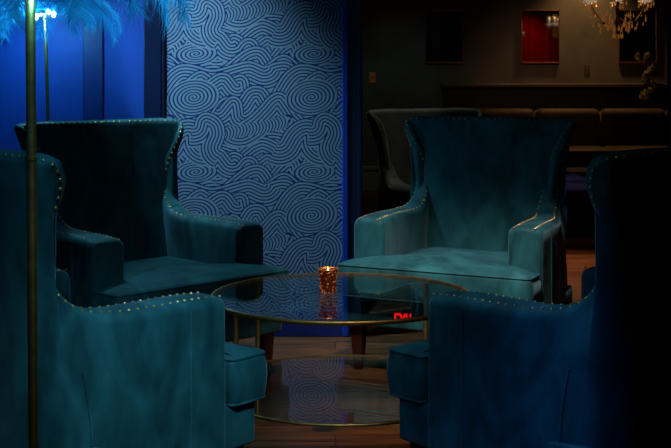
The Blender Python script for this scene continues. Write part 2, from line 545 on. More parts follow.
# ------------------------------------------------------------------ wingback chair
def crom(pts, t):
    n = len(pts)
    i = min(int(t), n - 2)
    u = t - i
    p0, p1, p2, p3 = pts[max(i - 1, 0)], pts[i], pts[i + 1], pts[min(i + 2, n - 1)]
    return [0.5 * (2 * b + (c - a) * u + (2 * a - 5 * b + 4 * c - d) * u * u + (3 * b - a - 3 * c + d) * u ** 3) for a, b, c, d in zip(p0, p1, p2, p3)]

#          top edge outer (lat, back, z)   base outer (lat, back)  thick top/bottom  inward angle
ST = [
    (0.4420, 0.000, 0.662, 0.4420, 0.000, 0.152, 0.152, 0),
    (0.4420, 0.100, 0.669, 0.4420, 0.100, 0.152, 0.152, 0),
    (0.4400, 0.250, 0.671, 0.4420, 0.250, 0.152, 0.152, 0),
    (0.4240, 0.370, 0.672, 0.4390, 0.360, 0.145, 0.152, 2),
    (0.3930, 0.458, 0.684, 0.4320, 0.435, 0.124, 0.150, 5),
    (0.3740, 0.520, 0.724, 0.4230, 0.480, 0.098, 0.146, 10),
    (0.3680, 0.556, 0.785, 0.4140, 0.505, 0.080, 0.142, 15),
    (0.3690, 0.571, 0.850, 0.4070, 0.525, 0.069, 0.140, 20),
    (0.3830, 0.572, 0.920, 0.4000, 0.540, 0.063, 0.138, 24),
    (0.4020, 0.567, 0.968, 0.3900, 0.553, 0.060, 0.138, 28),
    (0.4190, 0.568, 1.010, 0.3750, 0.566, 0.058, 0.138, 34),
    (0.4340, 0.582, 1.050, 0.3500, 0.578, 0.057, 0.138, 44),
    (0.4430, 0.612, 1.085, 0.3150, 0.590, 0.057, 0.138, 60),
    (0.4160, 0.645, 1.105, 0.2700, 0.600, 0.058, 0.138, 78),
    (0.2900, 0.657, 1.111, 0.1900, 0.606, 0.060, 0.138, 88),
    (0.1200, 0.661, 1.110, 0.0800, 0.610, 0.060, 0.138, 90),
    (0.0000, 0.662, 1.110, 0.0000, 0.610, 0.060, 0.138, 90),
]
ZB = 0.205
SUB = 4
def frame_at(t):
    v = crom(ST, t)
    E = Vector(v[0:3]); B = Vector((v[3], v[4], ZB))
    d = 1e-3
    a = Vector(crom(ST, max(t - d, 0))[0:3]); b = Vector(crom(ST, min(t + d, len(ST) - 1))[0:3])
    T = (b - a).normalized()
    if t > len(ST) - 1.02:
        T = Vector((-1, 0, 0))
    phi = math.radians(v[7])
    din = Vector((-math.cos(phi), -math.sin(phi), 0))
    e = T.cross(din).normalized()
    return E, B, T, din, e, v[5], v[6]

def ring_at(t, front_inset=0.0):
    E, B, T, din, e, tt, ti = frame_at(t)
    fi = front_inset
    r = min(0.030, tt * 0.42)
    E2 = E - e * fi + din * fi
    tt2 = tt - 2 * fi
    B2 = B + din * fi
    pts = []
    top = E2 - e * r
    m = 12
    for k in range(m):
        w = k / m
        g = w ** 2.6
        z = ZB + (top.z - ZB) * w
        pts.append(Vector((B2.x + (top.x - B2.x) * g, B2.y + (top.y - B2.y) * g, z)))
    C = E2 + din * r - e * r
    for k in range(5):
        th = (PI / 2) * k / 4
        pts.append(C - din * r * math.cos(th) + e * r * math.sin(th))
    flat0 = pts[-1]
    C2 = E2 + din * (tt2 - r) - e * r
    puff = 0.004
    for k in range(1, 4):
        q = k / 4
        pts.append(flat0.lerp(C2 + e * r, q) + e * puff * math.sin(PI * q))
    for k in range(5):
        th = (PI / 2) * k / 4
        pts.append(C2 + din * r * math.sin(th) + e * r * math.cos(th))
    itop = pts[-1]
    ib = B + din * (ti - fi)
    for k in range(1, m + 1):
        w = 1 - k / m
        g = w ** 1.15
        z = ZB + (itop.z - ZB) * w
        pts.append(Vector((ib.x + (itop.x - ib.x) * g, ib.y + (itop.y - ib.y) * g, z)))
    return pts

TS = 4.6                                   # seam between arm and winged back
def ts_range(a, b, n):
    return [a + (b - a) * i / n for i in range(n + 1)]

def skin_rings(bm, rings, caps=True):
    vr = [[bm.verts.new(p) for p in r] for r in rings]
    n = len(vr[0])
    for a, b in zip(vr, vr[1:]):
        for k in range(n):
            l = (k + 1) % n
            bm.faces.new((a[k], a[l], b[l], b[k]))
    if caps:
        bm.faces.new(vr[0][::-1]); bm.faces.new(vr[-1])

def mir(p, s):
    return Vector((p.x * s, p.y, p.z))

def make_arm_mesh(s):
    rings = []
    for ins, dy in ((0.022, 0.0), (0.010, 0.0025), (0.0035, 0.009), (0.0, 0.022)):
        r = ring_at(0.0, ins)
        rings.append([mir(Vector((p.x, p.y + dy, p.z)), s) for p in r])
    for t in ts_range(0.35, TS, 22):
        rings.append([mir(p, s) for p in ring_at(t)])
    bm = bmesh.new(); skin_rings(bm, rings)
    return bm

def make_back_mesh():
    n = 46
    R = [ring_at(t) for t in ts_range(TS, len(ST) - 1, n)]
    L_ = [[mir(p, -1) for p in r] for r in R[:-1]]
    rings = L_ + R[::-1]
    bm = bmesh.new(); skin_rings(bm, rings)
    return bm

def nail_bm(bm, p, nrm, r=0.0054):
    q = Vector((0, 0, 1)).rotation_difference(nrm)
    top = bm.verts.new(p + nrm * r * 0.62)
    prev = None
    rings = []
    for rr, hh in ((1.0, -0.1), (0.92, 0.25), (0.55, 0.53)):
        rings.append([bm.verts.new(p + q @ Vector((rr * r * math.cos(2 * PI * k / 8), rr * r * math.sin(2 * PI * k / 8), hh * r))) for k in range(8)])
    for a, b in zip(rings, rings[1:]):
        for k in range(8):
            bm.faces.new((a[k], a[(k + 1) % 8], b[(k + 1) % 8], b[k]))
    for k in range(8):
        bm.faces.new((rings[-1][k], rings[-1][(k + 1) % 8], top))

def surf_pt(t, inner):
    """a point and normal on the top band near its outer or inner edge"""
    E, B, T, din, e, tt, ti = frame_at(t)
    r = min(0.030, tt * 0.42)
    w = max(0.0, min(1.0, (t - 3.0) / 2.5))
    arm_off = 0.030
    if w < 1:
        # slide from the flat of the arm over to the shoulder of the wing
        off = arm_off * (1 - w) + 0.007 * w
    else:
        off = 0.007
    if off < r:
        hgt = -r + math.sqrt(max(r * r - (r - off) ** 2, 0))
        nrm = (din * ((off - r) / r) + e * ((hgt + r) / r)).normalized()
    else:
        hgt = 0.0; nrm = e.copy()
    if inner:
        o = tt - off
        nn = nrm - 2 * din * nrm.dot(din)
        return E + din * o + e * hgt, nn
    return E + din * off + e * hgt, nrm

def make_nail_row(inner, s, spacing=0.027):
    bm = bmesh.new()
    pts = []
    n = 1200
    last = None; acc = 0
    for i in range(n + 1):
        t = 0.12 + (len(ST) - 1.0 - 0.12) * i / n
        p, nr = surf_pt(t, inner)
        if last is None or (p - last).length >= spacing:
            pts.append((p, nr)); last = p
    for p, nr in pts:
        nail_bm(bm, mir(p, s), mir(nr, s))
    return bm

def offset_poly(pts, d):
    n = len(pts); out = []
    for i in range(n):
        a, b, c = Vector(pts[i - 1]), Vector(pts[i]), Vector(pts[(i + 1) % n])
        t1 = (b - a).normalized(); t2 = (c - b).normalized()
        n1 = Vector((-t1.y, t1.x)); n2 = Vector((-t2.y, t2.x))
        m = n1 + n2
        if m.length < 1e-6: m = n1
        m.normalize()
        k = 1 / max(m.dot(n1), 0.45)
        out.append(b + m * d * k)
    return out

def round_poly(corners, n=6):
    """corners: (x, y, radius), counter-clockwise"""
    out = []
    m = len(corners)
    for i in range(m):
        a = Vector(corners[i - 1][:2]); b = Vector(corners[i][:2]); c = Vector(corners[(i + 1) % m][:2]); r = corners[i][2]
        u = (a - b).normalized(); v = (c - b).normalized()
        p0 = b + u * r; p2 = b + v * r
        for k in range(n + 1):
            q = k / n
            out.append(p0 * (1 - q) ** 2 + b * 2 * q * (1 - q) + p2 * q * q)
    # resample long edges
    res = []
    for i in range(len(out)):
        a, b = out[i], out[(i + 1) % len(out)]
        L = (b - a).length
        k = max(1, int(L / 0.03))
        for j in range(k):
            res.append(a.lerp(b, j / k))
    return res

def cushion(bm, poly, z0, z1, r, crown, ctr):
    ctr = Vector(ctr)
    rows = []
    def ring(ins, z): rows.append([Vector((p.x, p.y, z)) for p in offset_poly(poly, ins)])
    for k in range(5):
        th = (PI / 2) * k / 4
        ring(r * (1 - math.sin(th)), z0 + r * (1 - math.cos(th)))
    for k in range(1, 4):
        q = k / 4
        ring(-0.006 * math.sin(PI * q), z0 + r + (z1 - z0 - 2 * r) * q)
    for k in range(5):
        th = (PI / 2) * k / 4
        ring(r * (1 - math.cos(th)), z1 - r * (1 - math.sin(th)))
    base = rows[-1]
    for k in range(1, 9):
        q = 1 - k / 9
        rows.append([Vector((ctr.x + (p.x - ctr.x) * q, ctr.y + (p.y - ctr.y) * q, z1 + crown * (1 - q * q) ** 0.8)) for p in base])
    vr = [[bm.verts.new(p) for p in r_] for r_ in rows]
    n = len(vr[0])
    for a, b in zip(vr, vr[1:]):
        for k in range(n):
            bm.faces.new((a[k], a[(k + 1) % n], b[(k + 1) % n], b[k]))
    bm.faces.new(vr[0][::-1]); bm.faces.new(vr[-1])

T_POLY = round_poly([(-0.446, -0.166, 0.030), (0.446, -0.166, 0.030), (0.446, -0.012, 0.03), (0.287, -0.012, 0.01),
                     (0.287, 0.50, 0.05), (-0.287, 0.50, 0.05), (-0.287, -0.012, 0.01), (-0.446, -0.012, 0.03)])

def make_chair(mat):
    root = empty('wingback_armchair')
    for s in (1, -1):
        finish(make_arm_mesh(s), 'armrest', mat, root)
    finish(make_back_mesh(), 'backrest', mat, root)
    bm = bmesh.new(); box(bm, -0.430, 0.430, -0.128, 0.56, ZB, 0.338, 0.012, 3)
    finish(bm, 'seat_base', mat, root)
    bm = bmesh.new(); cushion(bm, T_POLY, 0.330, 0.484, 0.026, 0.030, (0, 0.1))
    cu = finish(bm, 'seat_cushion', mat, root)
    for z, nm in ((0.474, 'piping'), (0.341, 'piping')):
        bm = bmesh.new()
        tube(bm, [(p.x, p.y, z) for p in offset_poly(T_POLY, 0.004)], 0.0048, 6, closed=True)
        finish(bm, nm, mat, cu)
    # vertical welts on the outer sides
    for s in (1, -1):
        for tt, kk in ((1.35, 13), (4.9, 9)):
            pts = ring_at(tt)
            bm = bmesh.new()
            tube(bm, [mir(p, s) for p in pts[:kk]], 0.0042, 6)
            finish(bm, 'welt', mat, root)
    for s in (1, -1):
        o = finish(make_nail_row(False, s), 'nailhead_trim', M_nail, root); o['label'] = 'row of small brass nailheads'
        o = finish(make_nail_row(True, s), 'nailhead_trim', M_nail, root); o['label'] = 'row of small brass nailheads'
    for (x, y, dx, dy) in ((0.375, -0.075, 0, 0), (-0.375, -0.075, 0, 0), (0.30, 0.53, 0, 0.05), (-0.30, 0.53, 0, 0.05)):
        bm = bmesh.new()
        rows = []
        for z, h in ((0.0, 0.016), (0.012, 0.018), (0.11, 0.024), (0.206, 0.030)):
            q = 1 - z / 0.206
            rows.append([Vector((x + dx * q + sx * h, y + dy * q + sy * h, z)) for sx, sy in ((-1, -1), (1, -1), (1, 1), (-1, 1))])
        skin_rings(bm, rows)
        bmesh.ops.bevel(bm, geom=[e for e in bm.edges if abs((e.verts[0].co - e.verts[1].co).z) > 0.005], offset=0.004, segments=2, profile=0.5, affect='EDGES')
        o = finish(bm, 'leg', M_leg, root); o['label'] = 'dark mahogany leg'
    return root

G = 'teal wingback armchairs round the glass table'
chair0 = make_chair(M_velvet)
CH = [
    ((0.474, 5.1288), -26.23, 'teal velvet wingback armchair behind the table beside the dark opening, with the brightest seat'),
    ((-0.625, 4.8364), 44.4, 'teal velvet wingback armchair behind the table, before the blue wall and distant feather lamp'),
    ((-0.6497, 3.6874), 139.82, 'teal velvet wingback armchair in left foreground, seen from behind the brass lamp pole'),
    ((0.5972, 3.7308), -138.84, 'deep blue velvet wingback armchair in right foreground, seen from behind, back in shadow'),
]
for i, ((x, y), a, lab) in enumerate(CH):
    c = chair0 if i == 0 else copy_tree(chair0)
    c.location = (x, y, 0); c.rotation_euler = (0, 0, math.radians(a))
    tag(c, lab, 'armchair', G)
c = copy_tree(chair0)
def rem(o, mat):
    if o.type == 'MESH' and o.data.materials[0] == M_velvet:
        me = rem.cache.get(o.data.name)
        if me is None:
            me = o.data.copy(); me.materials[0] = mat; rem.cache[o.data.name] = me
        o.data = me
    for ch in list(o.children):
        if ch.name.startswith('nailhead'):
            bpy.data.objects.remove(ch)
        else:
            rem(ch, mat)
rem.cache = {}
rem(c, M_velvet_back)
c.location = (0.89, 6.75, 0); c.rotation_euler = (0, 0, math.radians(33))
tag(c, 'dark olive wingback armchair in the back room, half hidden behind a teal armchair', 'armchair')

# ------------------------------------------------------------------ glass table
TX, TY, TR, TZ, SZ = 0.0247, 4.35, 0.489, 0.4965, 0.1546
tab = empty('coffee_table', (TX, TY, 0))
tag(tab, 'round two-tier glass coffee table with thin brass rims and legs between the four armchairs', 'coffee table')
def glass_disc(name, z):
    bm = bmesh.new()
    lathe(bm, [(TR - 0.006, z - 0.008), (TR - 0.006, z)], 96)
    return finish(bm, name, M_glass, tab, smooth=False)
glass_disc('glass_top', TZ - 0.001)
glass_disc('glass_shelf', SZ)
for nm, z, h in (('top_rim', TZ, 0.0155), ('shelf_rim', SZ + 0.002, 0.010)):
    bm = bmesh.new()
    torus_rect(bm, TR, [(-0.007, z - 0.009), (-0.003, z - 0.009), (-0.003, z - h), (0.0, z - h), (0.002, z - h + 0.002), (0.002, z - 0.003), (-0.001, z), (-0.007, z)])
    finish(bm, nm, M_brass, tab)
for k in range(4):
    a = math.radians((45, 135, 219, 321)[k])
    bm = bmesh.new()
    lx, ly = (TR - 0.012) * math.cos(a), (TR - 0.012) * math.sin(a)
    lathe(bm, [(0.012, 0.0), (0.014, 0.004), (0.014, 0.012), (0.0095, 0.018), (0.0095, TZ - 0.02)], 14, lx, ly)
    finish(bm, 'leg', M_brass, tab)

# votive candle on the table
vx, vy = -0.0282, 4.39
vot = empty('votive_candle', (vx, vy, TZ))
tag(vot, 'lit votive candle in a small amber mottled glass cup on the glass table', 'candle')
bm = bmesh.new()
prof = [(0.024, 0.0), (0.031, 0.002), (0.033, 0.010), (0.0315, 0.022), (0.0325, 0.045), (0.0335, 0.062), (0.0355, 0.072), (0.0385, 0.078),
        (0.0375, 0.0795), (0.033, 0.073), (0.030, 0.062), (0.029, 0.045)]
lathe(bm, [(r_ * 1.02, z_ * 1.10) for r_, z_ in prof], 36)
cup = finish(bm, 'glass_cup', M_mercury, vot)
bm = bmesh.new(); torus_rect(bm, 0.0385, [(-0.003, 0.0855), (0.001, 0.0855), (0.0022, 0.0875), (0.001, 0.0895), (-0.003, 0.0895)], 48)
finish(bm, 'gold_rim', M_brass, cup)
bm = bmesh.new()
lathe(bm, [(0.0275, 0.048), (0.0275, 0.058), (0.020, 0.060), (0.004, 0.0595)], 24)
wax = finish(bm, 'wax', M_wax, vot)
bm = bmesh.new()
lathe(bm, [(0.0005, 0.0600), (0.004, 0.066), (0.0052, 0.072), (0.003, 0.082), (0.0004, 0.092)], 12)
finish(bm, 'flame', M_flame, wax)

# ------------------------------------------------------------------ ostrich-feather floor lamps
def feather_mesh(seed, length, width, droop):
    """a plume: curved quill, soft drooping barbs on both sides"""
    rnd = random.Random(seed)
    bm = bmesh.new()
    nq = 16
    spine = []
    a = rnd.uniform(0.50, 0.75)
    p = Vector((0, 0, 0)); ang = a
    for i in range(nq + 1):
        spine.append(p.copy())
        ang -= droop / nq * (0.4 + 1.2 * i / nq)
        p = p + Vector((math.cos(ang), 0, math.sin(ang))) * length / nq
    tube(bm, spine, 0.002, 5, radii=[0.0026 * (1 - 0.75 * i / nq) for i in range(nq + 1)])
    nb = 190
    for side in (-1, 1):
        for b in range(nb):
            q = 0.06 + 0.94 * (b + rnd.random()) / nb
            f = q * nq; i = min(int(f), nq - 1); o = spine[i].lerp(spine[i + 1], f - i)
            t = (spine[i + 1] - spine[i]).normalized()
            L = width * (0.5 + 0.65 * math.sin(PI * min(1, q * 0.95 + 0.1))) * rnd.uniform(0.75, 1.15)
            d = (Vector((0, side, 0)) * rnd.uniform(0.55, 1.0) + t * rnd.uniform(0.5, 1.0) + Vector((0, 0, rnd.uniform(-0.3, 0.35)))).normalized()
            pts = [o]
            seg = 5
            for k in range(seg):
                d = (d + Vector((0, 0, -0.30 * (k + 1) / seg)) + Vector((rnd.uniform(-.2, .2), rnd.uniform(-.2, .2), rnd.uniform(-.16, .12)))).normalized()
                pts.append(pts[-1] + d * L / seg)
            w0 = rnd.uniform(0.0008, 0.0017)
            sd = t.cross(d)
            sd = (t * 0.8 + Vector((rnd.uniform(-.4, .4), 0, rnd.uniform(-.4, .4)))).normalized()
            prev = None
            for k, pt in enumerate(pts):
                w = w0 * (1 - 0.85 * k / seg)
                cur = (bm.verts.new(pt - sd * w), bm.verts.new(pt + sd * w))
                if prev:
                    bm.faces.new((prev[0], prev[1], cur[1], cur[0]))
                prev = cur
    me = bpy.data.meshes.new('feather')
    bm.to_mesh(me); bm.free()
    me.materials.append(M_feather)
    return me

FE = [feather_mesh(11, 0.36, 0.085, 1.75), feather_mesh(12, 0.34, 0.095, 2.1), feather_mesh(13, 0.30, 0.09, 1.9), feather_mesh(14, 0.27, 0.085, 1.3), feather_mesh(15, 0.33, 0.09, 2.4)]
def feather_lamp(loc, hz, lean, label, seed, pole_r, scale=1.0, tilt0=0.0):
    rnd = random.Random(seed)
    root = empty('feather_floor_lamp', loc)
    tag(root, label, 'floor lamp', 'feather floor lamps')
    bm = bmesh.new()
    lathe(bm, [(0.15, 0.0), (0.15, 0.012), (0.14, 0.02), (0.02, 0.026), (0.016, 0.05)], 40)
    finish(bm, 'base', M_brass, root)
    bm = bmesh.new()
    tube(bm, [(0, 0, 0.03), (lean * 0.5, 0, hz * 0.5), (lean, 0, hz)], pole_r, 16)
    finish(bm, 'pole', M_brass, root)
    bm = bmesh.new()
    for zc in (1.12,):
        tube(bm, [(lean * zc / hz, 0, zc - 0.004), (lean * zc / hz, 0, zc + 0.004)], pole_r * 1.16, 16)
    finish(bm, 'joint_ring', M_brass, root)
    bm = bmesh.new()
    lathe(bm, [(0.012, hz - 0.02), (0.030, hz), (0.034, hz + 0.02), (0.012, hz + 0.035)], 20, lean, 0)
    finish(bm, 'hub', M_brass, root)
    for (dx, dy, dz) in ((0.022, -0.032, 0.02), (-0.028, -0.026, -0.004), (0.03, 0.025, 0.01), (-0.015, 0.03, 0.03)):
        bm = bmesh.new()
        bmesh.ops.create_icosphere(bm, subdivisions=2, radius=0.011)
        for v in bm.verts:
            v.co = Vector((v.co.x, v.co.y, v.co.z * 1.5)) + Vector((lean + dx * 1.15, dy * 1.15, hz + dz))
        finish(bm, 'bulb', M_bulb, root)
    n = 26
    for k in range(n):
        me = FE[rnd.randrange(len(FE))]
        o = bpy.data.objects.new('feather', me)
        layer = k % 2
        o.location = (lean, 0, hz + (0.035 if layer else 0.02))
        o.rotation_euler = (rnd.uniform(-0.25, 0.25), -0.42 * layer + rnd.uniform(-0.16, 0.12) + 0.1, 2 * PI * k / n + rnd.uniform(-0.1, 0.1))
        s = scale * rnd.uniform(0.88, 1.1)
        o.scale = (s, s, s)
        link(o, root)
    return root

feather_lamp((-1.347, 5.60, 0), 1.60, -0.047, 'glowing blue feather floor lamp on a slim brass pole behind the left armchair', 3, 0.0085, 1.32)
feather_lamp((-0.680, 2.64, 0), 1.53, -0.011, 'feather floor lamp in the left foreground, its brass pole crossing the whole photo', 4, 0.0113, 1.32)

# ------------------------------------------------------------------ back room furnishings
def at(px, py, Y):
    return ((px - CX) * Y / F, Y, CAM_H - (py - HY) * Y / F)

# mirrors
mir_labels = ['leftmost of the three copper-framed mirrors on the far wall, dark', 'middle of the three copper-framed mirrors on the far wall, reflecting red drapes', 'rightmost of the three copper-framed mirrors on the far wall, behind the chandelier']
for i, cxp in enumerate((444, 540, 637.5)):
    X, _, z0 = at(cxp, 63.5, BY)
    z1 = at(0, 10, BY)[2]
    w = 0.222
    root = empty('wall_mirror', (X, BY - 0.001, (z0 + z1) / 2))
    tag(root, mir_labels[i], 'mirror', 'mirrors on the far wall')
    h = (z1 - z0) / 2
    bm = bmesh.new()
    t = 0.011
    box(bm, -w, -w + t, -0.03, 0, -h, h, 0.003); box(bm, w - t, w, -0.03, 0, -h, h, 0.003)
    box(bm, -w + t, w - t, -0.03, 0, -h, -h + t * 1.6, 0.003); box(bm, -w + t, w - t, -0.03, 0, h - t, h, 0.003)
    finish(bm, 'frame', M_frame, root, smooth=False)
    bm = bmesh.new(); box(bm, -w + t, w - t, -0.012, -0.006, -h + t * 1.6, h - t)
    finish(bm, 'mirror_glass', M_mirror, root, smooth=False)

def switch_plate(px, py, mat, label):
    X, Y, Z = at(px, py, BY)
    root = empty('light_switch', (X, BY, Z)); tag(root, label, 'light switch')
    bm = bmesh.new(); box(bm, -0.034, 0.034, -0.007, 0, -0.058, 0.058, 0.003)
    finish(bm, 'plate', mat, root, smooth=False)
    for dx in (-0.014, 0.014):
        bm = bmesh.new(); box(bm, dx - 0.005, dx + 0.005, -0.016, -0.006, -0.012, 0.012, 0.002)
        finish(bm, 'toggle', M_sign, root, smooth=False)
switch_plate(372.5, 77.5, M_plate, 'copper light switch plate on the dark wall left of the mirrors')
switch_plate(587, 69.5, M_plate2, 'small dark switch plate on the far wall between the middle and right mirrors')

# banquette under the ledge
bq = empty('banquette', (3.2, 12.98, 0))
tag(bq, 'long brown tufted banquette sofa along the far wall below the ledge', 'banquette')
x0, wseg = 1.50 - 3.2, 0.733
bm = bmesh.new(); box(bm, x0, 3.4, -0.62, 0.26, 0.02, 0.38, 0.02)
finish(bm, 'base', M_banq, bq)
for k in range(7):
    xa = x0 + k * wseg
    bm = bmesh.new(); box(bm, xa + 0.004, xa + wseg - 0.004, -0.68, 0.05, 0.38, 0.555, 0.045, 4)
    finish(bm, 'seat_cushion', M_banq, bq)
    bm = bmesh.new(); box(bm, xa + 0.004, xa + wseg - 0.004, 0.02, 0.22, 0.52, 0.965, 0.07, 5)
    finish(bm, 'back_cushion', M_banq, bq)

# planter shelf filler + spiral topiary on the ledge behind the banquette
bm = bmesh.new(); box(bm, 1.50, 6.6, 13.24, 13.335, 0.0, 0.91, 0.004)
struct(finish(bm, 'trim_6', M_panel, smooth=False))
tx, ty, _ = at(649, 100, 13.28)
tp = empty('spiral_topiary', (tx, 13.288, 0.91))
tag(tp, 'dark spiral-clipped topiary tree behind the banquette, right of the chandelier', 'topiary')
bm = bmesh.new(); lathe(bm, [(0.03, 0.0), (0.036, 0.05), (0.04, 0.06), (0.034, 0.06), (0.03, 0.055)], 20)
finish(bm, 'pot', M_pot, tp)
bm = bmesh.new(); tube(bm, [(0, 0, 0.05), (0.004, 0, 0.3), (0, 0, 0.66)], 0.007, 8)
finish(bm, 'trunk', M_pot, tp)
rnd = random.Random(9)
bm = bmesh.new()
for k in range(1500):
    q = k / 1500
    ang = 2 * PI * 2.6 * q
    rad = 0.115 * (1 - 0.72 * q)
    c = Vector((rad * 0.62 * math.cos(ang), rad * 0.42 * math.sin(ang), 0.07 + 0.60 * q))
    th = 0.066 * (1 - 0.42 * q)
    d = Vector((rnd.gauss(0, 1), rnd.gauss(0, 1), rnd.gauss(0, 1))).normalized()
    p = c + d * th * rnd.uniform(0.55, 1.0)
    u = d.orthogonal().normalized(); u = Quaternion(d, rnd.uniform(0, 6.28)) @ u
    w = d.cross(u); l = rnd.uniform(0.010, 0.017)
    bm.faces.new([bm.verts.new(p - u * l), bm.verts.new(p - w * l * 0.45 + d * 0.004), bm.verts.new(p + u * l), bm.verts.new(p + w * l * 0.45 + d * 0.004)])
finish(bm, 'foliage', M_leaf, tp, smooth=False, recalc=False)

# ottomans in the back room
def ottoman(x, y, w, h, label, rz=0.0):
    root = empty('ottoman', (x, y, 0), rz); tag(root, label, 'ottoman', 'ottomans in the back room')
    bm = bmesh.new(); box(bm, -w / 2, w / 2, -w / 2, w / 2, 0.05, h - 0.10, 0.02, 3)
    finish(bm, 'body', M_ott, root)
    bm = bmesh.new(); box(bm, -w / 2 - 0.012, w / 2 + 0.012, -w / 2 - 0.012, w / 2 + 0.012, h - 0.115, h, 0.035, 4)
    finish(bm, 'cushion', M_ott, root)
    for sx in (-1, 1):
        for sy in (-1, 1):
            bm = bmesh.new(); lathe(bm, [(0.018, 0.0), (0.024, 0.055)], 12, sx * (w / 2 - 0.05), sy * (w / 2 - 0.05))
            finish(bm, 'leg', M_leg, root)
ottoman(2.14, 9.75, 0.50, 0.412, 'dark velvet square ottoman nearest to us in the back room')
ottoman(2.02, 10.7, 0.50, 0.408, 'dark velvet square ottoman behind the nearest one, its rounded top catching purple light')
ottoman(2.5, 11.6, 0.50, 0.40, 'dark velvet square ottoman closest to the banquette')

# chandeliers
def crystal_mesh(L, r):
    bm = bmesh.new()
    lathe(bm, [(0.0008, 0.0), (r * 0.35, -L * 0.12), (r * 0.25, -L * 0.3), (r, -L * 0.68), (r * 0.75, -L * 0.88), (0.0008, -L)], 6)
    bmesh.ops.recalc_face_normals(bm, faces=bm.faces[:])
    me = bpy.data.meshes.new('crystal_drop'); bm.to_mesh(me); bm.free(); me.materials.append(M_crystal)
    return me
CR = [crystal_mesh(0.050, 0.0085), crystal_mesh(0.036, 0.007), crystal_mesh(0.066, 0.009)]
def chandelier(loc, label, zdish=0.0):
    root = empty('chandelier', loc); tag(root, label, 'chandelier', 'crystal chandeliers')
    bm = bmesh.new()
    lathe(bm, [(0.002, -0.30), (0.02, -0.285), (0.012, -0.25), (0.03, -0.20), (0.014, -0.15), (0.022, -0.08), (0.010, 0.0), (0.026, 0.08), (0.008, 0.14), (0.006, 0.25)], 16)
    finish(bm, 'stem', M_bronze, root)
    bm = bmesh.new(); tube(bm, [(0, 0, 0.24), (0, 0, CEIL - loc[2] - 0.04)], 0.004, 6)
    finish(bm, 'chain', M_brass, root)
    bm = bmesh.new(); lathe(bm, [(0.01, CEIL - loc[2] - 0.06), (0.05, CEIL - loc[2] - 0.03), (0.06, CEIL - loc[2] - 0.002)], 20)
    finish(bm, 'ceiling_rose', M_brass, root)
    rnd = random.Random(2)
    def drop(x, y, z, k=None):
        o = bpy.data.objects.new('crystal_drop', CR[rnd.randrange(3) if k is None else k]); o.location = (x, y, z); o.rotation_euler = (rnd.uniform(-.08, .08), rnd.uniform(-.08, .08), rnd.uniform(0, 3)); link(o, root)
    n = 6
    for k in range(n):
        a = 2 * PI * (k + 0.32) / n
        ca, sa = math.cos(a), math.sin(a)
        R = 0.27
        pts = []
        for i in range(13):
            q = i / 12
            rr = 0.02 + (R - 0.02) * q
            pts.append((rr * ca, rr * sa, -0.16 - 0.07 * math.sin(PI * q * 1.0) * (1 - q * 0.4) + 0.13 * q ** 3))
        bm = bmesh.new(); tube(bm, pts, 0.0045, 7)
        arm = finish(bm, 'arm', M_bronze, root)
        bm = bmesh.new()
        zt = pts[-1][2]
        lathe(bm, [(0.008, zt - 0.005), (0.03, zt + 0.008), (0.062, zt + 0.018), (0.060, zt + 0.023), (0.02, zt + 0.014), (0.004, zt + 0.013)], 18, R * ca, R * sa)
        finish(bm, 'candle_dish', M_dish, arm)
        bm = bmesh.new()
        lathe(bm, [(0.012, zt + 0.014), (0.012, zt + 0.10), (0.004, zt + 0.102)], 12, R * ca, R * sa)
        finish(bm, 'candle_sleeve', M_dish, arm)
        bm = bmesh.new()
        lathe(bm, [(0.004, zt + 0.10), (0.011, zt + 0.12), (0.008, zt + 0.14), (0.001, zt + 0.16)], 10, R * ca, R * sa)
        finish(bm, 'bulb', M_warmbulb, arm)
        for j in range(5):
            b = 2 * PI * j / 5
            drop(R * ca + 0.055 * math.cos(b), R * sa + 0.055 * math.sin(b), zt + 0.012, j % 2)
        drop(R * ca, R * sa, zt - 0.008, 2)
        for rr_, zz in ((0.10, -0.225), (0.17, -0.225)):
            drop(rr_ * ca, rr_ * sa, zz)
        a2 = a + PI / n
        for rr_, zz in ((0.13, -0.12), (0.19, -0.10), (0.07, -0.21), (0.23, -0.13), (0.10, -0.17), (0.16, -0.19), (0.21, -0.19)):
            drop(rr_ * math.cos(a2), rr_ * math.sin(a2), zz)
    for k in range(5):
        b = 2 * PI * k / 5
        drop(0.04 * math.cos(b), 0.04 * math.sin(b), -0.27, 2)
    return root
chx, chy, chz = at(618, 3, 10.0)
chandelier((chx, chy, chz + 0.03), 'crystal chandelier hanging at the top right, amber drops glinting')
chandelier((4.30, 5.0, 2.34), 'crystal chandelier glimpsed only as a reflection in the middle mirror')

# red drape seen in the mirror
bm = bmesh.new()
nx = 120
cols = []
for i in range(nx + 1):
    x = 3.0 + 2.6 * i / nx
    y = 0.4 + 0.05 * math.sin(i * 0.75) + 0.02 * math.sin(i * 1.9 + 1)
    cols.append((bm.verts.new((x, y, 0.02)), bm.verts.new((x, y * 0.98, 1.5)), bm.verts.new((x, y, 2.9))))
for a, b in zip(cols, cols[1:]):
    for k in range(2):
        bm.faces.new((a[k], b[k], b[k + 1], a[k + 1]))
o = finish(bm, 'curtain', M_red, smooth=True)
tag(o, 'red floor-length drape seen as a dim reflection in the middle mirror', 'curtain')
bm = bmesh.new(); tube(bm, [(2.9, 0.4, 2.92), (5.7, 0.4, 2.92)], 0.018, 10)
finish(bm, 'rod', M_brass, o)

